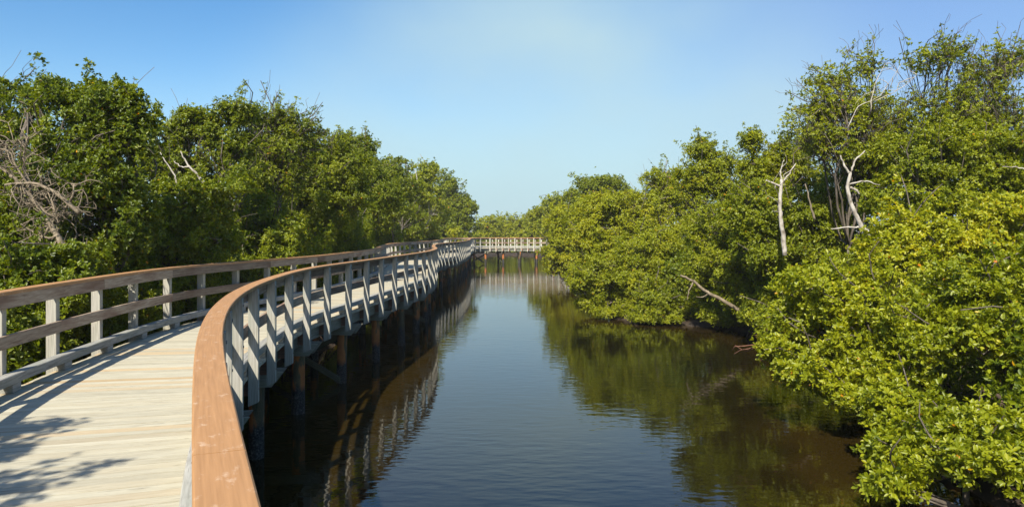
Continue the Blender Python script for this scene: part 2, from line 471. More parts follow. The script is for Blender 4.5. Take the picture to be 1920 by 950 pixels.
idx = np.arange(nxg * nyg).reshape(nyg, nxg)
gf = np.stack([idx[:-1, :-1], idx[:-1, 1:], idx[1:, 1:], idx[1:, :-1]], -1).reshape(-1, 4)


def fast_mesh(name, verts, faces, mat, parent=None, attr=None, smooth=False):
    me = bpy.data.meshes.new(name)
    k = faces.shape[1]
    if parent is not None: verts = verts - np.array(parent.location)
    me.vertices.add(len(verts)); me.vertices.foreach_set('co', np.ascontiguousarray(verts, np.float32).ravel())
    me.loops.add(faces.size); me.loops.foreach_set('vertex_index', np.ascontiguousarray(faces, np.int32).ravel())
    me.polygons.add(len(faces)); me.polygons.foreach_set('loop_start', np.arange(0, faces.size, k, dtype=np.int32))
    if smooth: me.polygons.foreach_set('use_smooth', np.ones(len(faces), bool))
    me.update(calc_edges=True)
    me.validate() if False else None
    if attr is not None:
        a = me.attributes.new('leaf_age', 'FLOAT', 'FACE')
        a.data.foreach_set('value', np.ascontiguousarray(attr, np.float32))
    me.materials.append(mat)
    o = bpy.data.objects.new(name, me)
    if parent is not None: o.parent = parent
    COL.objects.link(o)
    return o


g = fast_mesh('ground', gv, gf, M_MUD, smooth=True)
tag(g, kind='structure')
wx = np.unique(np.concatenate([np.linspace(-14, 14, 71), [-2500, -60, 60, 2500]])); wy = np.unique(np.concatenate([np.linspace(-40, 115, 156), [-600, 300, 3500]]))
WX, WY = np.meshgrid(wx, wy)
wsd = np.minimum(WX - np.interp(WY, XL[:, 0], XL[:, 1]) - 1.6, np.interp(WY, XR[:, 0], XR[:, 1]) - WX)
wsh = np.clip(1 - wsd / 3.6, 0, 1)
wi = np.arange(WX.size).reshape(WX.shape)
wf = np.stack([wi[:-1, :-1], wi[:-1, 1:], wi[1:, 1:], wi[1:, :-1]], -1).reshape(-1, 4)
wo = fast_mesh('water', np.stack([WX, WY, np.full(WX.shape, WATER)], -1).reshape(-1, 3), wf, M_WATER)
wa = wo.data.attributes.new('shallow', 'FLOAT', 'POINT'); wa.data.foreach_set('value', np.ascontiguousarray(wsh.ravel(), np.float32))
tag(wo, kind='structure')


# ------------------------------------------------------------------ the boardwalk
def smooth_curve(pts, step=0.05, sigma=0.9):
    P = np.array(pts, float)
    d = np.concatenate([[0], np.cumsum(np.linalg.norm(np.diff(P, axis=0), axis=1))])
    s = np.arange(0, d[-1], step)
    Q = np.stack([np.interp(s, d, P[:, i]) for i in range(2)], 1)
    # sigma grows with distance: the near part is known best
    def gauss(Q, sg):
        k = int(sg * 3 / step); w = np.exp(-.5 * (np.arange(-k, k + 1) * step / sg) ** 2); w /= w.sum()
        pad = np.concatenate([2 * Q[0] - Q[k:0:-1], Q, 2 * Q[-1] - Q[-2:-k - 2:-1]])
        return np.stack([np.convolve(pad[:, i], w, 'valid') for i in range(2)], 1)
    A, B = gauss(Q, sigma * .55), gauss(Q, sigma * 1.1)
    f = np.clip((Q[:, 1:2] - 8) / 16, 0, 1)
    Q = A * (1 - f) + B * f
    d = np.concatenate([[0], np.cumsum(np.linalg.norm(np.diff(Q, axis=0), axis=1))])
    s = np.arange(0, d[-1], step)
    return np.stack([np.interp(s, d, Q[:, i]) for i in range(2)], 1)


k14 = F / 1000.0
RIGHT = [(3.2, -8.0), (1.15, -2.8), (.40, -.75), (.02, .15), (-.33, .98)] + [(x, y * k14) for x, y in [
    (-.705, 1.30), (-.90, 1.63), (-1.10, 1.96), (-1.525, 2.68), (-1.92, 3.38), (-2.20, 3.92), (-2.545, 4.65), (-2.91, 5.58), (-3.22, 6.63),
    (-3.42, 7.61), (-3.62, 8.87), (-3.66, 10), (-3.53, 11.04), (-3.4, 11.96), (-3.27, 13.27), (-3.07, 14.9), (-2.86, 16.75), (-2.80, 18.6),
    (-2.97, 20.9), (-3.6, 24.3), (-4.03, 27.9), (-3.89, 30.9), (-3.45, 34.0), (-3.35, 38.5), (-3.45, 43.3), (-3.85, 48.5), (-3.95, 52.6), (-3.7, 54.6), (-2.6, 55.7),
    (3.7, 55.8), (13.0, 55.8)]]
LEFT = [(0.7, -9.0), (-1.35, -3.75), (-2.0, -1.7), (-2.35, -.7), (-2.95, .9), (-3.8, 2.75), (-4.5, 4.5), (-5.1, 6.2)] + [(x, y * k14) for x, y in [
    (-5.5, 5.6), (-5.75, 6.6), (-6.02, 7.98), (-6.2, 9.05), (-6.22, 10.4), (-6.0, 11.5), (-5.5, 13.4), (-5.27, 14.6), (-5.22, 16.5),
    (-5.2, 18.4), (-5.3, 20.8), (-6.1, 25.0), (-6.75, 29.5), (-6.65, 32.7), (-6.1, 35.8), (-5.75, 39.5), (-6.0, 45), (-6.5, 51.5), (-6.4, 55.2), (-5.4, 57.2), (-3.4, 57.6), (3.7, 57.6), (13.0, 57.6)]]
CR = smooth_curve(RIGHT); CL = smooth_curve(LEFT)


def frames(C, inward_sign):
    T = np.gradient(C, axis=0); T /= np.linalg.norm(T, axis=1)[:, None]
    N = np.stack([-T[:, 1], T[:, 0]], 1) * inward_sign      # +1: inward is to the left of travel
    s = np.concatenate([[0], np.cumsum(np.linalg.norm(np.diff(C, axis=0), axis=1))])
    return T, N, s


TR, NR, SR = frames(CR, 1.0)
TL, NL, SL = frames(CL, -1.0)
BW = empty('boardwalk', (CR[0][0], CR[0][1], 0))
tag(BW, 'weathered timber boardwalk with brown handrails curving over the channel on round piles', 'boardwalk')


def at_s(C, N, S, s, lat, z):
    x = np.interp(s, S, C[:, 0]) + lat * np.interp(s, S, N[:, 0])
    y = np.interp(s, S, C[:, 1]) + lat * np.interp(s, S, N[:, 1])
    return np.array((x, y, z))


def sweep_piece(mb, side, s0, s1, la, lb, za, zb, step=.25, jit=0.0, round_top=0.0):
    C, N, S = side
    n = max(2, int((s1 - s0) / step) + 1)
    ss = np.linspace(s0, s1, n)
    if round_top:
        r = round_top
        prof = [(la, za), (lb, za), (lb, zb - r), (lb - r * math.copysign(1, lb - la), zb), (la + r * math.copysign(1, lb - la), zb), (la, zb - r)]
    else:
        prof = [(la, za), (lb, za), (lb, zb), (la, zb)]
    m = len(prof)
    per = [0]
    for q in range(m):
        a, b = prof[q], prof[(q + 1) % m]
        per.append(per[-1] + math.hypot(a[0] - b[0], a[1] - b[1]))
    i0 = len(mb.v)
    dz = random.uniform(-jit, jit); dl = random.uniform(-jit, jit)
    for s in ss:
        for la_, z_ in prof:
            mb.v.append(tuple(at_s(C, N, S, s, la_ + dl, z_ + dz)))
    for k in range(n - 1):
        for q in range(m):
            q2 = (q + 1) % m
            mb.f.append((i0 + k * m + q, i0 + k * m + q2, i0 + (k + 1) * m + q2, i0 + (k + 1) * m + q))
            mb.uv += [(ss[k], per[q]), (ss[k], per[q + 1]), (ss[k + 1], per[q + 1]), (ss[k + 1], per[q])]
    mb.f.append(tuple(i0 + q for q in reversed(range(m)))); mb.uv += [(prof[q][0], prof[q][1]) for q in reversed(range(m))]
    mb.f.append(tuple(i0 + (n - 1) * m + q for q in range(m))); mb.uv += [(prof[q][0], prof[q][1]) for q in range(m)]


RS, LS = (CR, NR, SR), (CL, NL, SL)


def s_of_y(side, y):
    C, N, S = side
    return S[np.argmin(np.abs(C[:len(C), 1] - y))]


def post_stations(side, right):
    C, N, S = side
    st, s = [], 0.55
    while s < S[-1] - .2:
        st.append(s)
        x, y = np.interp(s, S, C[:, 0]), np.interp(s, S, C[:, 1])
        s += 0.66 if (y > 76 and x > -3.0) else 1.36
    return st


for nm, side in (('R', RS), ('L', LS)):
    C, N, S = side
    st = post_stations(side, nm == 'R')
    # handrail cap, in lengths butted with a hairline gap
    mb = MB(); s = 0.0
    while s < S[-1] - .1:
        e = min(s + 3.66, S[-1] - .05)
        sweep_piece(mb, side, s, e - .007, -.078, .072, 1.052, 1.092, step=.15, round_top=.006)
        s = e
    mb.build('handrail', M_CAP, BW)
    for name, z0, z1, jt in (('top_rail', .905, 1.050, .002), ('middle_rail', .475, .615, .004)):
        mb = MB(); k = 0
        while k < len(st) - 1:
            j = min(k + random.choice((2, 2, 3)), len(st) - 1)
            sweep_piece(mb, side, st[k] + .002, st[j] - .002, .030, .068, z0, z1, step=.3, jit=jt)
            k = j
        mb.build(name, M_RAIL, BW)
    mb = MB(); k = 0
    while k < len(st) - 1:
        j = min(k + 3, len(st) - 1)
        sweep_piece(mb, side, st[k] + .003, st[j] - .003, .034, .158, .098, .198, step=.25, jit=.003, round_top=.008)
        k = j
    mb.build('curb_rail', M_CURB, BW)
    mb = MB(); k = 0
    while k < len(st) - 1:
        j = min(k + 4, len(st) - 1)
        sweep_piece(mb, side, st[k] + .003, st[j] - .003, .15, .19, -.30, -.045, step=.3)
        sweep_piece(mb, side, st[k] + .003, st[j] - .003, .55, .60, -.30, -.045, step=.5)
        k = j
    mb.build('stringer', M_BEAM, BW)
    if nm == 'R': STR = st
    else: STL = st


def oriented_box(mb, c, t, n, lt, ln0, ln1, z0, z1, axis, bevel_low=0.0):
    """box centred at c along t (length lt), from ln0 to ln1 along n"""
    p = []
    for kz, z in enumerate((z0, z1)):
        for ln in (ln0, ln1):
            zz = z
            if kz == 0 and bevel_low and ln == ln1: zz = z + bevel_low
            for a in (-lt / 2, lt / 2):
                q = np.array((c[0] + t[0] * a + n[0] * ln, c[1] + t[1] * a + n[1] * ln, zz))
                p.append(q)
    mb.hexa(p, axis)


# posts with their curb blocks and joist ends: every near post is a part of its own
far_posts, far_blocks, far_joists = MB(), MB(), MB()
plist = []
for side, st, rt in ((RS, STR, True), (LS, STL, False)):
    C, N, S = side
    for s in st:
        c = at_s(C, N, S, s, 0, 0)
        n = at_s(C, N, S, s, 1, 0) - c; n = n[:2] / np.linalg.norm(n[:2])
        t = np.array((n[1], -n[0]))
        plist.append((c, t, n, rt))
order = sorted(range(len(plist)), key=lambda i: (0 if plist[i][0][1] > 1 else 500) + np.linalg.norm(plist[i][0][:2]))
near = set(order[:92])
for i, (c, t, n, rt) in enumerate(plist):
    lean = random.uniform(-.004, .004)
    pm = MB() if i in near else far_posts
    bm = MB() if i in near else far_blocks
    jm = MB() if i in near else far_joists
    oriented_box(pm, c, t, n, .100, .027, -.088 + lean, -.38 + random.uniform(-.03, .02), 1.049, 2, bevel_low=.05)
    oriented_box(bm, c, t, n, .20, .038, .152, .0035, .0955, 0)
    tj = t * 1.0
    cj = c + np.array((tj[0], tj[1], 0)) * .085
    oriented_box(jm, cj, t, n, .085, -.05, .145, -.26, -.05, 1)
    if i in near:
        po = pm.build('post', M_POST, BW)
        if np.linalg.norm(c[:2]) < 22:
            nn3 = np.array((n[0], n[1], 0))
            for zb in (-.17, .545, .975):
                vb = MB()
                o = np.array((c[0], c[1], zb)) + nn3 * (-.088 + lean) + np.array((t[0], t[1], 0)) * random.uniform(-.012, .012)
                vb.tube([o + nn3 * .004, o - nn3 * .009], [.014, .011], 8)
                ob = vb.build('bolt', M_BOLT, BW); ob.parent = po
        bm.build('curb_block', M_CURB, BW); jm.build('joist_end', M_RED, BW)
tag(far_posts.build('posts', M_POST, BW), kind='stuff')
tag(far_blocks.build('curb_blocks', M_CURB, BW), kind='stuff')
tag(far_joists.build('joist_ends', M_RED, BW), kind='stuff')

# matching stations for deck boards
LTmap = np.array([SL[np.argmin((CL[:, 0] - p[0]) ** 2 + (CL[:, 1] - p[1]) ** 2)] for p in CR[::4]])
LTmap = np.maximum.accumulate(LTmap)
kk = 24; w = np.hanning(2 * kk + 1); w /= w.sum()
pad = np.concatenate([2 * LTmap[0] - LTmap[kk:0:-1], LTmap, 2 * LTmap[-1] - LTmap[-2:-kk - 2:-1]])
LTmap = np.clip(np.convolve(pad, w, 'valid'), 0, SL[-1])
SRm = SR[::4]
mb = MB()
BWID = .142
# board pitch follows the longer of both edges
s = 0.02
while s < SR[-1] - .2:
    l0 = np.interp(s, SRm, LTmap); l1 = np.interp(s + BWID, SRm, LTmap)
    ds = BWID if (l1 - l0) <= BWID * 1.05 else BWID * max(.35, BWID / (l1 - l0))
    l1 = np.interp(s + ds, SRm, LTmap)
    gR, gL = .012, .012
    e0, e1 = random.uniform(-.004, .012), random.uniform(-.004, .012)
    z = -.002 + random.uniform(-.0025, .0018); z2 = -.002 + random.uniform(-.0025, .0018)
    if l1 - l0 > .02:
        a0 = at_s(*RS, s + gR / 2, .034 - e0, 0); a1 = at_s(*RS, s + ds - gR / 2, .034 - e0, 0)
        b0 = at_s(*LS, l0 + gL / 2, .034 - e1, 0); b1 = at_s(*LS, l1 - gL / 2, .034 - e1, 0)
        p = []
        for zz in (-.042, 0):
            for (q0, q1) in ((a0, b0), (a1, b1)):
                for q, zq in ((q0, z), (q1, z2)):
                    p.append((q[0], q[1], zz + zq))
        mb.hexa(p, 0, u0=random.uniform(0, 30))
    s += ds
mb.build('deck', M_DECK, BW)

# pile bents
def bent(sr, brace, far=False):
    sl_ = np.interp(sr, SRm, LTmap)
    a = at_s(*RS, sr, .30, 0); b = at_s(*LS, sl_, .30, 0)
    d = (b - a)[:2]; L = np.linalg.norm(d); d = d / L; t = np.array((-d[1], d[0]))
    m1 = MB()
    for off in (-.16, .16):
        c = a[:2] + t * off
        p = []
        for z in (-.52, -.302):
            for o in (-.02, .02):
                for e in (-.40, L + .40):
                    ee = e
                    if z == -.52: ee = e * 1.0 + (.16 if e < 0 else -.16)
                    q = c + t * o + d * ee
                    p.append((q[0], q[1], z))
        m1.hexa(p, 0)
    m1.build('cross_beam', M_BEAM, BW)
    for q in (a, b):
        m2 = MB()
        r0 = random.uniform(.100, .118)
        ln = (random.uniform(-.03, .03), random.uniform(-.03, .03))
        zs = np.linspace(-2.95, -.305, 7)
        m2.tube([(q[0] + ln[0] * z, q[1] + ln[1] * z, z) for z in zs], [r0 * (1.06 if z < -1.2 else 1.0) * random.uniform(.985, 1.015) for z in zs], 14)
        m2.build('pile', M_PILE, BW, smooth=True)
    if brace:
        m3 = MB()
        for (p0, z0, p1, z1, off) in ((a, -1.5, b, -.5, .19), (b, -1.5, a, -.5, -.19)):
            P0 = np.array((*(p0[:2] + t * off), z0)); P1 = np.array((*(p1[:2] + t * off), z1))
            up = np.array((0, 0, .07)); sd_ = np.array((t[0], t[1], 0)) * .019
            pp = [P0 - up - sd_, P1 - up - sd_, P0 - up + sd_, P1 - up + sd_, P0 + up - sd_, P1 + up - sd_, P0 + up + sd_, P1 + up + sd_]
            m3.hexa(pp, 0)
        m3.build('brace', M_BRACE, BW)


k = 1
cnt = 0
sb = STR[0] + .65
while sb < SR[-1] - .5:
    y = np.interp(sb, SR, CR[:, 1]); x = np.interp(sb, SR, CR[:, 0])
    bent(sb, brace=(cnt % 4 == 1) or y > 76)
    sb += 2.72 if y < 76 else 1.75
    cnt += 1


# ------------------------------------------------------------------ vegetation
def unit(v):
    return v / (np.linalg.norm(v, axis=-1, keepdims=True) + 1e-9)


def leaves_from_tufts(P, A, L, tint, nl=8, spread=(30, 88), rng=RNG):
    """rosettes of folded oval leaves: verts (n*6,3), quads (n*2,4), age per quad"""
    n = len(P)
    P = np.repeat(P, nl, 0); A = np.repeat(A, nl, 0); tint = np.repeat(tint, nl)
    N = len(P)
    h = unit(rng.normal(size=(N, 3)))
    rad = unit(h - (h * A).sum(1, keepdims=True) * A)
    th = np.radians(rng.uniform(spread[0], spread[1], N))[:, None]
    d = A * np.cos(th) + rad * np.sin(th)
    w = unit(np.cross(d, A + .25 * rng.normal(size=(N, 3))))
    nn = np.cross(w, d)
    ln = (L * rng.uniform(.55, 1.25, N))[:, None]
    wd = ln * rng.uniform(.20, .27, N)[:, None]
    b = P + d * ln * .12
    fold = nn * wd * .35
    v0 = b
    v1 = b + d * ln * .32 + w * wd * .9 + fold
    v2 = b + d * ln * .72 + w * wd * .85 + fold - nn * ln * .04
    v3 = b + d * ln * 1.0 - nn * ln * .07
    v4 = b + d * ln * .72 - w * wd * .85 + fold - nn * ln * .04
    v5 = b + d * ln * .32 - w * wd * .9 + fold
    V = np.stack([v0, v1, v2, v3, v4, v5], 1).reshape(-1, 3)
    base = np.arange(N)[:, None] * 6
    Fq = np.concatenate([base + np.array([[0, 1, 2, 3]]), base + np.array([[0, 3, 4, 5]])], 1).reshape(-1, 4)
    age = np.clip(tint + rng.normal(0, .07, N), 0.0, .86)
    odd = rng.random(N)
    age = np.where(odd < .0035, rng.uniform(.88, .99, N), age)
    return V, Fq, np.repeat(age, 2)


CLY = CL[np.concatenate([[0], np.nonzero(np.diff(np.maximum.accumulate(CL[:, 1])) > 1e-4)[0] + 1])]
CRY = CR[np.concatenate([[0], np.nonzero(np.diff(np.maximum.accumulate(CR[:, 1])) > 1e-4)[0] + 1])]


def ground_z(x, y):
    i = np.clip(np.searchsorted(gx, x), 1, nxg - 1); j = np.clip(np.searchsorted(gy, y), 1, nyg - 1)
    return float(GZ[j, i])


def bend_path(a, b, n=7, amt=.12, sag=0.0):
    a = np.array(a, float); b = np.array(b, float)
    L = np.linalg.norm(b - a)
    u = RNG.normal(size=3); u2 = RNG.normal(size=3)
    out = []
    for k in range(n):
        f = k / (n - 1)
        out.append(a + (b - a) * f + (u * math.sin(math.pi * f) + u2 * .5 * math.sin(2 * math.pi * f)) * amt * L * .5 + np.array((0, 0, sag * L * math.sin(math.pi * f))))
    return out


def foliage(blobs, tint, L, dens=2.3, up=.45, sparse=1.0):
    """blobs: list of (centre, (rx, ry, rz)).  Returns tufts P, A, tint and the clump centres for twigs"""
    PP, AA, TT, subs = [], [], [], []
    airy = sparse < .65
    if airy: blobs = [(c, tuple(np.array(r) * 1.32)) for c, r in blobs]
    for bi, (c, r) in enumerate(blobs):
        c = np.array(c); r = np.array(r)
        area = 4 * math.pi * ((r[0] * r[1]) ** 1.6 / 3 + (r[0] * r[2]) ** 1.6 / 3 + (r[1] * r[2]) ** 1.6 / 3) ** (1 / 1.6)
        rs = np.clip((.15 if airy else .21) * r.mean(), 2.6 * L, .42)
        ns = int(max(7, .95 * area / (math.pi * rs * rs)))
        d = unit(RNG.normal(size=(ns, 3)))
        rad = RNG.uniform(.62, 1.02, ns)[:, None]
        sc = c + d * np.maximum(r - .6 * rs, .3 * r) * rad                                     # clump centres
        sr = rs * RNG.uniform(.55, 1.35, ns)
        st = RNG.normal(0, .045, ns)
        tuft_area = 8 * .42 * .5 * L * L
        nt = np.maximum(3, (2 * math.pi * sr ** 2 * dens * sparse / tuft_area * .62)).astype(int)
        # a few clumps stick out as sprays, so that the outline is uneven
        spray = (RNG.random(ns) < (.6 if airy else .46)) & (d[:, 2] > -.35)
        sdir = unit(d * np.array((1, 1, .7)) + np.array((0, 0, .45)) + RNG.normal(size=(ns, 3)) * .35)
        slen = spray * RNG.uniform(.6, 2.6, ns) * rs * (1 + .9 * np.clip(d[:, 2], 0, 1))
        nt = np.where(spray, (nt * .42).astype(int) + 2, nt)
        I = np.repeat(np.arange(ns), nt)
        m = len(I)
        q = unit(RNG.normal(size=(m, 3)) + d[I] * .75 + np.array((0, 0, .35)))
        rr = sr[I] * RNG.uniform(.45, 1.05, m) ** .7
        rr = np.where(spray[I], rr * .36, rr)
        P = sc[I] + q * rr[:, None] * np.array((1.1, 1.1, .85)) + sdir[I] * (slen[I] * RNG.uniform(0, 1, m) ** .8)[:, None] + RNG.normal(size=(m, 3)) * rs * .30
        A = unit(q * .55 + d[I] * .35 + np.array((0, 0, up)) + RNG.normal(size=(m, 3)) * .32)
        PP.append(P); AA.append(A); TT.append(tint + st[I] + RNG.normal(0, .02, m))
        subs.append((c, sc + sdir * slen[:, None], sr))
        # the sparse inside of the clump
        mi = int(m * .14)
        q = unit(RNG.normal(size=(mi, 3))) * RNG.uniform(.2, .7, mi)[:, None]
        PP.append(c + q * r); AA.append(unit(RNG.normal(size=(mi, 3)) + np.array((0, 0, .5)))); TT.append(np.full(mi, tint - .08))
    return np.concatenate(PP), np.concatenate(AA), np.concatenate(TT), subs


TOTAL = 0


def clear_of_walkway(P, base):
    keep = P[:, 2] > WATER + .12
    lo = np.interp(P[:, 1], CLY[:, 1], CLY[:, 0]); hi = np.interp(P[:, 1], CRY[:, 1], CRY[:, 0])
    if base[0] < 0:
        keep &= (P[:, 0] < lo - .30) | (P[:, 2] > 2.6) | (P[:, 1] > 79)
    keep &= ~((P[:, 0] > lo - .3) & (P[:, 0] < hi + .4) & (P[:, 2] < 2.4) & (P[:, 1] < 77.3))
    keep &= ~((P[:, 1] > 77.3) & (P[:, 1] < 81.4) & (P[:, 0] > -6) & (P[:, 0] < 3.3) & (P[:, 2] < 2.4))
    return keep


def tree(name, label, cat, Y, blobs, tint=.40, base=None, group=None, dens=2.3, sparse=1.0, bark=None, trunk_r=.07, depth=1.0, roots=True, leaf=None, dy=0.0, twigs=0, limbs_visible=1.0):
    """blobs: (px, py, rx, ry[, Y]) measured on the photograph, put at the distance of their tree"""
    global TOTAL
    W = []
    for b in blobs:
        yb = b[4] if len(b) > 4 else Y
        c = at(b[0], b[1], yb)
        rx, rz = b[2] / F * yb, b[3] / F * yb
        W.append((c, (rx, min(.5 * (rx + rz) * depth, 2.2), rz)))
    cs = np.array([w[0] for w in W])
    if base is None:
        wts = np.array([w[1][0] for w in W])
        base = ((cs[:, 0] * wts).sum() / wts.sum(), (cs[:, 1] * wts).sum() / wts.sum() + .3)
    tint = tint + (.05 if base[0] < 0 else (.09 if 20 < Y < 60 else .07))
    bz = ground_z(*base)
    root = empty(name, (base[0], base[1], bz))
    tag(root, label, cat, group)
    L = leaf or max(.064, .0022 * Y)
    P, A, T, subs = foliage(W, tint, L, dens=dens, sparse=sparse)
    keep = clear_of_walkway(P, base)
    P, A, T = P[keep], A[keep], T[keep]
    V, Fq, age = leaves_from_tufts(P, A, L, T)
    TOTAL += len(V) // 6
    fast_mesh('crown', V, Fq, M_LEAF, root, attr=age)
    # stems: several, splaying, each running to a clump
    tb = MB()
    B = np.array((base[0], base[1], bz - .15))
    order = np.argsort(-cs[:, 2])
    hub = B + (cs.mean(0) - B) * np.array((.35, .35, .45))
    tb.tube(bend_path(B, hub, 6, .10), np.linspace(trunk_r * 1.25, trunk_r, 6), 7)
    for (c, sc, sr) in subs:
        if not clear_of_walkway(np.array([c]), base)[0]: continue
        pth = bend_path(hub, c, 7, .16)
        tb.tube(pth, np.linspace(trunk_r * .8, trunk_r * .34, 7), 6)
        pick = RNG.permutation(len(sc))[:max(5, int(len(sc) * .55 * limbs_visible))]
        for k in pick:
            p0 = pth[int(RNG.integers(4, 7))]
            tip = sc[k]
            if not clear_of_walkway(np.array([tip + np.array((.25, 0, -.2))]), base)[0]: continue
            tb.tube(bend_path(p0, tip, 5, .18), np.linspace(trunk_r * .26, .006 + .0002 * Y, 5), 4, cap=False)
            for q in range(twigs):
                t0 = p0 + (tip - p0) * RNG.uniform(.3, .9)
                tb.tube(bend_path(t0, t0 + (tip - p0) * .35 + RNG.normal(size=3) * sr[k] * 1.0, 4, .2), np.linspace(trunk_r * .10, .003 + .0001 * Y, 4), 3, cap=False)
    tb.build('trunk', bark or M_BARK, root, smooth=True)
    if roots:
        rb = MB()
        nr = 18 if Y < 40 else 5
        for k in range(nr):
            an = RNG.uniform(0, 2 * math.pi); rr = RNG.uniform(.35, 1.2)
            top = B + np.array((0, 0, RNG.uniform(.4, 1.1))) + RNG.normal(size=3) * np.array((.15, .15, 0))
            ft = B + np.array((math.cos(an) * rr, math.sin(an) * rr, -.5))
            mid = (top + ft) / 2 + np.array((math.cos(an), math.sin(an), 0)) * rr * .22 + np.array((0, 0, .25))
            pts = [(1 - f) ** 2 * top + 2 * f * (1 - f) * mid + f * f * ft for f in np.linspace(0, 1, 7)]
            rb.tube(pts, np.linspace(.026, .014, 7), 5)
        rb.build('prop_roots', M_ROOT, root, smooth=True)
    return root


GL = 'mangroves on the bank left of the boardwalk'
GR = 'mangroves on the bank right of the channel'
GF = 'mangroves beyond the far bridge'
TR_, SH = 'mangrove tree', 'mangrove bush'

# ---- left bank
big = tree('mangrove_tree', 'tall dark green mangrove with a lumpy crown, tallest on the left bank', TR_, 13.5,
     [(115, 170, 45, 36), (190, 195, 62, 50), (255, 200, 34, 30), (150, 265, 95, 60), (225, 320, 70, 62), (120, 360, 110, 70, 13.2), (250, 250, 40, 40), (60, 200, 40, 26, 14.5), (215, 420, 85, 75)], .30, group=GL, trunk_r=.08, twigs=1)
tree('mangrove_tree', 'thin twiggy mangrove top with bare grey twigs at the left edge', TR_, 15.5,
     [(10, 175, 45, 22), (-50, 230, 80, 45), (20, 250, 55, 30), (20, 340, 70, 60), (-80, 330, 90, 90)], .34, group=GL, sparse=.7, twigs=4)
tree('mangrove_bush', 'dark mangrove bush under the dead grey branches beside the left rail', SH, 11.5,
     [(40, 500, 110, 60), (150, 520, 80, 60), (60, 440, 60, 45, 12.6), (-90, 480, 110, 90), (30, 420, 120, 40, 13)], .30, group=GL)
tree('mangrove_tree', 'open topped mangrove with a bleached dead limb in its crown', TR_, 19,
     [(440, 215, 42, 26), (375, 238, 52, 34), (325, 262, 44, 40), (430, 275, 54, 34), (345, 330, 70, 44), (300, 310, 35, 35), (450, 320, 40, 30), (455, 420, 80, 60, 21), (380, 430, 80, 50, 19)], .37, group=GL, bark=M_BARK, twigs=2)
tree('mangrove_tree', 'sparse see-through mangrove top between two denser crowns on the left', TR_, 22,
     [(500, 222, 46, 20), (548, 246, 38, 22), (485, 270, 36, 22), (530, 290, 55, 34), (500, 330, 60, 40)], .38, group=GL, sparse=.6, twigs=4)
tree('mangrove_bush', 'broad round mangrove bush below the bleached dead limb', SH, 16.2,
     [(330, 400, 78, 55), (420, 385, 72, 55), (300, 460, 90, 50), (410, 450, 95, 52), (245, 470, 60, 50)], .36, group=GL)
tree('mangrove_tree', 'wide mangrove with a flat dense crown behind the middle of the boardwalk', TR_, 26,
     [(610, 285, 60, 34), (560, 330, 70, 50), (640, 330, 62, 46), (600, 380, 85, 52), (590, 445, 95, 44, 28), (650, 445, 60, 40, 31), (520, 390, 70, 52), (660, 390, 55, 50)], .40, group=GL)
tree('mangrove_bush', 'mangrove bush with olive leaves close behind the boardwalk bend', SH, 20.5,
     [(510, 440, 70, 50), (590, 445, 70, 44), (450, 470, 60, 40), (550, 480, 90, 36), (640, 450, 40, 40, 23)], .41, group=GL)
tree('mangrove_tree', 'mangrove with two small dark round tops above its crown', TR_, 33,
     [(645, 268, 24, 18), (685, 276, 26, 20), (670, 320, 52, 36), (700, 365, 52, 48), (690, 420, 62, 40), (640, 360, 40, 50)], .38, group=GL)
tree('mangrove_tree', 'mid green mangrove with a domed crown left of the pale one', TR_, 44,
     [(735, 312, 34, 20), (745, 350, 46, 34), (725, 395, 52, 40), (755, 420, 48, 36, 52), (715, 440, 40, 24, 47), (690, 450, 50, 26, 46)], .39, group=GL)
tree('mangrove_tree', 'pale olive mangrove with thin white stems standing up from its top', TR_, 58,
     [(800, 325, 26, 22), (790, 360, 40, 32), (800, 400, 48, 34, 64), (775, 430, 44, 24, 64), (800, 440, 34, 18, 68), (740, 440, 44, 26, 62), (770, 462, 50, 18, 70)], .50, group=GL, bark=M_WHITE, sparse=.9)
tree('mangrove_tree', 'dark mangrove at the end of the left bank by the boardwalk corner', TR_, 88,
     [(838, 350, 20, 24), (855, 378, 24, 28), (870, 405, 22, 28), (835, 400, 34, 34), (860, 425, 34, 20), (880, 385, 10, 18), (830, 440, 40, 20), (870, 455, 34, 16), (800, 430, 40, 34)], .40, group=GL)
tree('mangrove_bush', 'small bright green shrub showing above the left handrail', SH, 17.6, [(385, 482, 46, 14), (360, 500, 40, 14)], .62, group=GL, roots=False)
tree('mangrove_bush', 'tiny bright shrub behind the rail at the boardwalk corner', SH, 84, [(852, 441, 13, 9)], .64, group=GL, roots=False)
# low growth seen through the left railing
for (px, py, rx, ry, yy, tt_, lb) in [
        (15, 600, 90, 75, 10.6, .36, 'low mangrove bush seen through the nearest bays of the left railing'),
        (150, 590, 75, 70, 12.2, .38, 'low mangrove bush behind the second and third posts of the left railing'),
        (265, 570, 70, 62, 14.0, .42, 'low mangrove bush level with the fourth and fifth posts of the left railing'),
        (370, 550, 60, 52, 16.2, .40, 'low mangrove bush behind the left railing where it passes the near handrail'),
        (470, 525, 60, 45, 18.6, .38, 'low mangrove bush seen between both railings at the bend'),
        (575, 500, 60, 42, 21.6, .40, 'low mangrove bush under the olive bush at the bend'),
        (660, 470, 50, 36, 30.0, .38, 'low mangrove bush where the left railing swings away')]:
    tree('mangrove_bush', lb, SH, yy, [(px, py, rx, ry), (px + rx * .5, py + ry * .6, rx * .7, ry * .5), (px - rx * .4, py - ry * .5, rx * .6, ry * .5), (px, py + ry * 1.15, rx, ry * .7, yy + .3), (px, py + ry * 1.9, rx * 1.15, ry * .6, yy + .7)], tt_, group=GL)

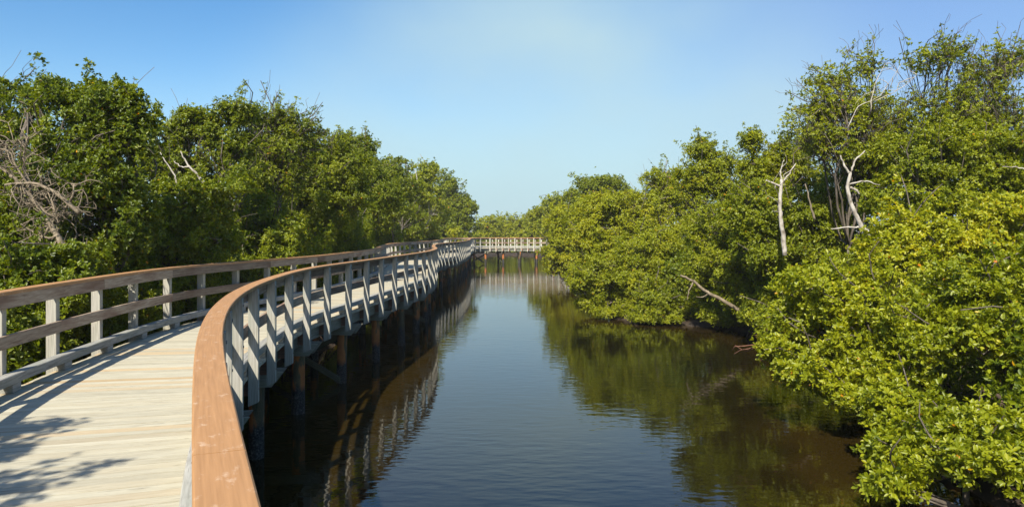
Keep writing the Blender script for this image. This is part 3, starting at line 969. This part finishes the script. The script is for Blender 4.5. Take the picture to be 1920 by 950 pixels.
# ---- right bank
tree('mangrove_bush', 'nearest yellow green mangrove bush, its lowest leaves close over the water', SH, 9.5,
     [(1850, 808, 90, 44, 9.4), (1760, 800, 70, 50, 9.6), (1870, 870, 95, 45, 8.6), (1770, 860, 60, 34, 9.0), (1975, 850, 80, 80, 9.2), (1690, 905, 26, 16, 8.9), (1680, 760, 60, 28, 10.4), (1690, 800, 64, 34, 10.2), (1645, 832, 30, 18, 9.8), (1700, 850, 40, 24, 9.4), (1658, 905, 24, 12, 8.9)], .47, base=(6.6, 10.2), group=GR, leaf=.070, trunk_r=.06)
tree('mangrove_bush', 'big sunlit yellow green mangrove bush leaning out over the water', SH, 12.8,
     [(1560, 545, 95, 60, 13.2), (1500, 600, 62, 46, 13.6), (1530, 680, 84, 44, 12.6), (1650, 640, 95, 62, 12.2), (1640, 560, 90, 60, 13), (1600, 735, 60, 30, 11.8), (1460, 660, 36, 26, 13.4), (1680, 700, 70, 40, 11.6), (1620, 715, 110, 36, 13.6), (1540, 660, 80, 50, 14.5)], .54, base=(7.4, 13.6), group=GR, leaf=.072)
tree('mangrove_bush', 'mangrove bush with bright rounded top between the nearest bush and the right edge', SH, 11.2,
     [(1800, 560, 100, 60, 11.6), (1900, 600, 95, 70, 11), (1770, 630, 85, 46, 11.2), (1880, 632, 85, 34, 10.9), (1990, 560, 100, 120, 11)], .47, base=(8.6, 12), group=GR, leaf=.072)
tree('mangrove_bush', 'yellowest mangrove bush in front of the tall trees on the right', SH, 14.5,
     [(1700, 430, 70, 36), (1780, 450, 70, 40), (1880, 400, 62, 44), (1840, 470, 80, 40), (1700, 490, 90, 40), (1940, 480, 70, 60)], .60, base=(9.6, 15.2), group=GR, leaf=.074)
tree('mangrove_tree', 'dense green mangrove crown dotted with orange leaves on the right', TR_, 17.5,
     [(1730, 300, 85, 55), (1840, 290, 85, 60), (1920, 310, 70, 70), (1700, 370, 90, 45), (1820, 370, 90, 50), (1920, 380, 60, 60)], .42, group=GR)
tree('mangrove_tree', 'tall mangrove with bare pale limbs spreading above its top', TR_, 19.5,
     [(1560, 150, 38, 18), (1620, 125, 26, 16), (1545, 195, 46, 24), (1610, 200, 50, 28), (1520, 245, 48, 32), (1590, 265, 70, 38), (1670, 230, 48, 36), (1660, 290, 60, 40)], .47, group=GR, sparse=.36, twigs=5, trunk_r=.045)
tree('mangrove_tree', 'tallest mangrove at the right edge, its top split into loose sprays', TR_, 18.8,
     [(1740, 110, 40, 20), (1790, 95, 26, 14), (1865, 125, 46, 24), (1830, 165, 40, 22), (1895, 105, 26, 20), (1850, 205, 52, 30), (1760, 215, 46, 36), (1900, 230, 50, 40), (1800, 245, 50, 30)], .42, group=GR, sparse=.34, twigs=5, trunk_r=.04)
tree('mangrove_tree', 'mangrove with a tufted side top above the straight white trunk', TR_, 23,
     [(1480, 290, 50, 28), (1405, 262, 20, 24), (1420, 310, 42, 28), (1500, 330, 60, 30), (1440, 350, 50, 30)], .47, group=GR, sparse=.85, twigs=2)
tree('mangrove_tree', 'mangrove tree with a dark shaded middle behind both white trunks', TR_, 21,
     [(1500, 400, 75, 45), (1420, 400, 60, 50), (1580, 380, 70, 55), (1560, 450, 90, 45), (1450, 460, 80, 45), (1620, 330, 50, 40)], .40, group=GR)
tree('mangrove_tree', 'mangrove with a small leafy head standing above the middle of the right bank', TR_, 28,
     [(1315, 282, 32, 24), (1345, 310, 34, 24), (1310, 335, 46, 32), (1375, 350, 50, 36)], .45, group=GR)
tree('mangrove_bush', 'dark green mangrove bush over the shady inlet on the right bank', SH, 23.5,
     [(1390, 420, 62, 44), (1400, 490, 80, 46), (1340, 500, 60, 46, 25), (1400, 555, 62, 36), (1460, 590, 70, 44, 21.5), (1530, 610, 80, 50, 19.5), (1540, 535, 90, 50, 20.5), (1630, 530, 90, 55, 19), (1370, 590, 60, 26, 25.5), (1340, 430, 60, 44, 25), (1430, 540, 50, 50)], .44, base=(8.3, 24.4), group=GR)
tree('mangrove_tree', 'grey topped mangrove with thin bare twigs on its crown', TR_, 36,
     [(1240, 335, 40, 18), (1270, 365, 48, 32), (1220, 385, 48, 34), (1310, 400, 50, 36)], .48, group=GR, bark=M_DEAD, sparse=.75, twigs=4)
tree('mangrove_bush', 'olive yellow mangrove bush with yellow leaves halfway along the right bank', SH, 35,
     [(1150, 390, 56, 34), (1190, 420, 60, 40), (1110, 430, 50, 40), (1150, 465, 70, 40), (1240, 440, 55, 40)], .56, group=GR)
tree('mangrove_bush', 'round mangrove bush reaching out over the water right of the channel', SH, 29.5,
     [(1120, 520, 62, 44), (1190, 530, 66, 48), (1250, 500, 60, 50), (1290, 540, 50, 40), (1110, 572, 40, 18), (1180, 580, 40, 22), (1150, 588, 34, 12, 28.4), (1215, 598, 34, 12, 27), (1210, 470, 70, 40)], .50, base=(4.6, 30.2), group=GR)
tree('mangrove_bush', 'small mangrove bush trailing into the water beside the driftwood limb', SH, 27.0,
     [(1230, 560, 40, 36), (1200, 590, 26, 16), (1290, 580, 40, 18), (1250, 603, 40, 12, 26.6)], .44, base=(5.4, 27.8), group=GR, roots=False)
tree('mangrove_bush', 'light green mangrove bush beside the right end of the far bridge', SH, 48,
     [(1060, 420, 40, 34), (1050, 465, 34, 34), (1080, 490, 40, 36), (1090, 450, 40, 40), (1040, 500, 20, 16), (1110, 400, 40, 30)], .56, group=GR)
tree('mangrove_tree', 'dark far mangrove top above the light green bush by the bridge', TR_, 66,
     [(1105, 345, 24, 14), (1140, 345, 30, 14), (1090, 370, 34, 20), (1150, 365, 40, 20)], .38, group=GR)
tree('mangrove_tree', 'hazy mangrove tree just right of the far gap of sky', TR_, 92,
     [(1040, 385, 24, 18), (1015, 402, 22, 16), (1060, 400, 30, 26), (1030, 425, 40, 20)], .50, group=GR)
# ---- beyond the bridge
for (px, py, rx, ry, yy, tt_, lb) in [
        (915, 422, 22, 18, 112, .55, 'low pale green mangrove at the left of the far gap of sky'),
        (945, 420, 20, 15, 116, .57, 'roundest pale mangrove in the far gap behind the bridge'),
        (978, 422, 22, 16, 112, .54, 'pale mangrove behind the right half of the far bridge'),
        (1008, 418, 24, 22, 110, .52, 'pale mangrove behind the right end of the far bridge')]:
    tree('mangrove_tree', lb, TR_, yy, [(px, py, rx, ry), (px - rx * .5, py + ry, rx, ry * .8), (px + rx * .5, py + ry * 1.1, rx, ry * .8), (px, py + ry * 1.9, rx * 1.2, ry * .8), (px - 8, py + ry * 2.5, rx, ry * .6), (px + 10, py + ry * 2.5, rx, ry * .6)], tt_, group=GF)

# the low tangle of mangrove behind the front trees, too dense to tell plants apart
PP, AA, TT = [], [], []
yy = 3.0
while yy < 118:
    st = 1.5 + yy * .012
    rows = []
    xr_, xl_ = np.interp(yy, XR[:, 0], XR[:, 1]), np.interp(yy, CLY[:, 1], CLY[:, 0]) if yy < 78 else -7.0
    for k in range(6):
        rows += [xr_ + 2.3 + k * 1.7 + .03 * yy, xl_ - 1.5 - k * 1.7 - .03 * yy]
    if yy > 109: rows = list(np.arange(-14, 16, 2.0))
    for xx in rows:
        if 76.5 < yy < 81.5 and -6 < xx < 15: continue
        c = np.array((xx + RNG.uniform(-.5, .5), yy + RNG.uniform(-.4, .4), -.35 + RNG.uniform(-.2, .35)))
        Lt = max(.085, .0028 * yy)
        m = int(2.0 * 14 / (8 * .21 * Lt * Lt) * .42)
        q = unit(RNG.normal(size=(m, 3))) * RNG.uniform(.5, 1.0, m)[:, None] ** .6
        PP.append(c + q * np.array((1.25, st * .9, 1.35))); AA.append(unit(q + np.array((0, 0, .5)) + RNG.normal(size=(m, 3)) * .4)); TT.append(np.full(m, .38) + RNG.normal(0, .05))
    yy += st
P = np.concatenate(PP); A = np.concatenate(AA); T = np.concatenate(TT)
Lr = np.maximum(.085, .0028 * P[:, 1])
ok = (P[:, 2] > WATER + .15)
lo = np.interp(P[:, 1], CLY[:, 1], CLY[:, 0])
ok &= (P[:, 0] > 0) | (P[:, 0] < lo - .5) | (P[:, 1] > 81.6)
ok &= ~((P[:, 1] > 76) & (P[:, 1] < 82) & (np.abs(P[:, 0] - 4) < 11))
P, A, T, Lr = P[ok], A[ok], T[ok], Lr[ok]
V, Fq, age = leaves_from_tufts(P, A, 1.0, T) if False else leaves_from_tufts(P, A, np.repeat(Lr, 8), T)
tk = fast_mesh('mangrove_thicket', V, Fq, M_LEAF, attr=age)
tag(tk, 'low dark mangrove tangle filling the banks behind the front bushes', 'thicket', kind='stuff')
TOTAL += len(V) // 6

# one tree out of frame beside the near rail: its leaves shade the bottom left of the deck
tree('mangrove_tree', 'mangrove overhanging the near deck, known by its leafy shadow on the boards', TR_, 1.0,
     [(0, 0, 1, 1)] if False else [], .36) if False else None


def world_tree(name, label, cat, blobs, tint, base, group, **kw):
    conv = []
    for (x, y, z, rx, rz) in blobs:
        conv.append((960 + x / y * F, HZ + (EYE - z) / y * F, rx / y * F, rz / y * F, y))
    return tree(name, label, cat, blobs[0][1], conv, tint, base=base, group=group, **kw)


world_tree('mangrove_tree', 'mangrove over the near deck that casts the leafy shadow on its boards', TR_,
           [(-4.62, 1.05, 4.0, .36, .20), (-5.7, 2.55, 4.0, .34, .20), (-5.45, 1.8, 4.0, .16, .10), (-6.6, .8, 3.6, .9, .7), (-7.2, 1.6, 2.6, .9, .9), (-7.0, 4.4, -.5, 1.0, .8), (-7.1, 6.6, -.6, 1.0, .8), (-6.9, 3.0, .4, .9, .9)], .34, (-7.0, 1.0), GL, leaf=.08, sparse=.8)


world_tree('mangrove_tree', 'mangrove past the right edge behind the nearest yellow green bushes', TR_,
           [(13.0, 15.5, 2.6, 1.1, .9), (13.6, 16.5, 4.2, 1.0, .8), (14.2, 14.8, 1.2, 1.2, 1.0), (12.8, 17.5, 1.0, 1.1, .9), (15.2, 16.5, 2.8, 1.2, 1.2)], .40, (13.6, 16.4), GR)
world_tree('mangrove_tree', 'mangrove past the left edge behind the bare grey dead branches', TR_,
           [(-10.4, 12.5, 3.2, 1.1, .9), (-11.0, 11.5, 2.0, 1.2, 1.0), (-10.2, 10.8, .8, 1.1, .9), (-12.0, 13.2, 2.4, 1.2, 1.2)], .32, (-10.9, 12.2), GL)


# ---- bare limbs and dead wood
def limb(mb, pix, Y, r0, r1, sides=7, dy=None):
    pts = []
    for k, p in enumerate(pix):
        yy = Y + (dy[k] if dy else 0)
        pts.append(at(p[0], p[1], yy))
    # Catmull-Rom
    P = np.array(pts); out = []
    ext = np.vstack([2 * P[0] - P[1], P, 2 * P[-1] - P[-2]])
    for i in range(len(P) - 1):
        p0, p1, p2, p3 = ext[i:i + 4]
        for f in np.linspace(0, 1, 5, endpoint=False):
            out.append(.5 * ((2 * p1) + (-p0 + p2) * f + (2 * p0 - 5 * p1 + 4 * p2 - p3) * f * f + (-p0 + 3 * p1 - 3 * p2 + p3) * f ** 3))
    out.append(P[-1])
    out = [o + RNG.normal(size=3) * .008 for o in out]
    mb.tube(out, np.linspace(r0, r1, len(out)), sides)
    return out


def snag(name, label, cat, Y, limbs, mat, group=None, twig=0):
    mb = MB()
    allp = []
    for (pix, r0, r1) in limbs:
        allp.append(limb(mb, pix, Y, r0, r1))
    for pts in allp:
        for _ in range(twig):
            p = pts[int(RNG.integers(len(pts) // 3, len(pts)))]
            d = RNG.normal(size=3) * np.array((1, .8, .8)); d[2] += .3
            d = d / np.linalg.norm(d) * RNG.uniform(.2, .6)
            mb.tube(bend_path(p, p + d, 5, .25), np.linspace(.010, .004, 5), 4, cap=False)
    p0 = allp[0][0]
    root = empty(name, tuple(p0))
    tag(root, label, cat, group)
    mb.build('trunk', mat, root, smooth=True)
    return root


snag('dead_tree', 'curved white bare trunk bowing left among the right bank leaves', 'dead tree', 16.6,
     [([(1660, 480), (1645, 452), (1618, 428), (1600, 392), (1590, 358), (1594, 322)], .066, .036),
      ([(1612, 427), (1590, 426), (1558, 430)], .022, .012), ([(1592, 345), (1620, 340), (1650, 348)], .02, .01),
      ([(1594, 352), (1604, 356), (1612, 364)], .035, .02), ([(1594, 325), (1582, 308), (1576, 292)], .03, .014), ([(1594, 325), (1604, 300), (1622, 282)], .026, .012)], M_WHITE)
snag('dead_tree', 'straight slim white trunk forking into a Y left of the curved one', 'dead tree', 19.4,
     [([(1472, 478), (1468, 440), (1463, 400), (1463, 365), (1466, 336)], .065, .04),
      ([(1464, 350), (1450, 343), (1436, 338)], .03, .012), ([(1464, 346), (1478, 328), (1492, 306)], .028, .012), ([(1466, 338), (1464, 320), (1470, 300)], .025, .01)], M_WHITE, twig=2)
snag('bare_branch', 'thin leaning reddish dead stem between the two white trunks', 'dead branch', 18.6,
     [([(1528, 412), (1520, 385), (1510, 345)], .03, .014)], M_DEAD)
snag('dead_limb', 'bleached dead limb jutting from the open topped crown on the left', 'dead branch', 17.2,
     [([(385, 345), (370, 328), (352, 308), (338, 284)], .036, .013), ([(355, 312), (338, 312), (326, 302)], .02, .008), ([(332, 350), (328, 330), (312, 305), (300, 285)], .022, .009)], M_WHITE)
snag('driftwood_limb', 'fallen bleached limb sloping down from the bush to the shady water', 'dead branch', 22.9,
     [([(1400, 590), (1350, 560), (1322, 545), (1300, 527), (1276, 516)], .065, .03), ([(1300, 528), (1292, 545), (1288, 562)], .025, .012), ([(1330, 549), (1318, 556), (1306, 556)], .02, .01)], M_DEAD)
snag('dead_branch', 'reddish brown bare twigs fanning out low over the water', 'dead branch', 13.6,
     [([(1475, 650), (1445, 640), (1415, 632)], .02, .008), ([(1478, 660), (1445, 655), (1410, 650)], .02, .007), ([(1480, 670), (1450, 668), (1425, 676)], .018, .007)], bark_material('reddish_twig', (0.10, .045, .025), (.22, .10, .06), (.32, .17, .10)), twig=7)
snag('bare_branch', 'bare pale limb curving across the leaves at the right edge', 'dead branch', 16.4,
     [([(1940, 325), (1910, 314), (1880, 312)], .02, .008)], M_WHITE)
snag('bare_branch', 'slim twin white stems sticking out of the pale crown', 'dead branch', 56,
     [([(782, 370), (772, 335), (760, 305)], .06, .03), ([(786, 372), (782, 335), (778, 318)], .05, .025)], M_WHITE)
snag('bare_branch', 'long bare pale limbs reaching up right out of the tall crown', 'dead branch', 18.4,
     [([(1632, 210), (1640, 160), (1660, 120)], .013, .005), ([(1640, 190), (1690, 165), (1720, 140)], .010, .004), ([(1590, 240), (1610, 200), (1650, 180), (1690, 120)], .013, .004)], M_WHITE, twig=4)
# dead tree on the left: a heap of bare grey branches
mb = MB()
heap = empty('dead_tree', tuple(at(90, 450, 11.6)))
tag(heap, 'heap of bare grey dead branches in front of the dark mangroves at left', 'dead tree', None)
mains = [([(120, 470), (90, 410), (55, 365), (20, 330)], .06, .03), ([(150, 400), (115, 370), (70, 345), (10, 345)], .045, .02),
         ([(100, 420), (130, 380), (140, 345)], .03, .012), ([(60, 365), (45, 310), (50, 260)], .028, .01), ([(85, 440), (100, 395), (80, 360)], .03, .012),
         ([(20, 330), (-20, 300), (-50, 290)], .03, .012), ([(110, 440), (80, 445), (40, 420)], .025, .01), ([(60, 360), (20, 290), (-10, 250)], .022, .01)]
for pix, r0, r1 in mains:
    pts = limb(mb, pix, 11.7 + RNG.uniform(-.2, .2), r0 * .8, r1 * .8)
    for _ in range(20):
        p = pts[int(RNG.integers(1, len(pts)))]
        d = RNG.normal(size=3) * np.array((1, .7, 1)); d = d / np.linalg.norm(d) * RNG.uniform(.15, .6)
        q = bend_path(p, p + d, 5, .3)
        mb.tube(q, np.linspace(.011, .004, 5), 4, cap=False)
        for _ in range(2):
            e = RNG.normal(size=3); e = e / np.linalg.norm(e) * RNG.uniform(.1, .3)
            mb.tube(bend_path(q[3], q[3] + e, 4, .3), np.linspace(.006, .003, 4), 3, cap=False)
mb.build('branches', M_DEAD, heap, smooth=True)

# ------------------------------------------------------------------ the air between here and the far trees
hm = bpy.data.materials.new('thin_haze'); hm.use_nodes = True
hn, hl = hm.node_tree.nodes, hm.node_tree.links; hn.clear()
ho = hn.new('ShaderNodeOutputMaterial'); pv = hn.new('ShaderNodeVolumePrincipled')
pv.inputs['Color'].default_value = (1.0, .97, .90, 1); pv.inputs['Density'].default_value = .00045; pv.inputs['Anisotropy'].default_value = .1
hl.new(pv.outputs[0], ho.inputs['Volume'])
hb = MB()
hx0, hx1, hy0, hy1, hz0, hz1 = -2600, 2600, -650, 3600, -5.0, 12.0
hb.hexa([(x, y, z) for z in (hz0, hz1) for y in (hy0, hy1) for x in (hx0, hx1)])
hz_ = hb.build('haze', hm)
tag(hz_, kind='stuff')

print('LEAVES', TOTAL, 'posts', len(plist), 'bents', cnt)
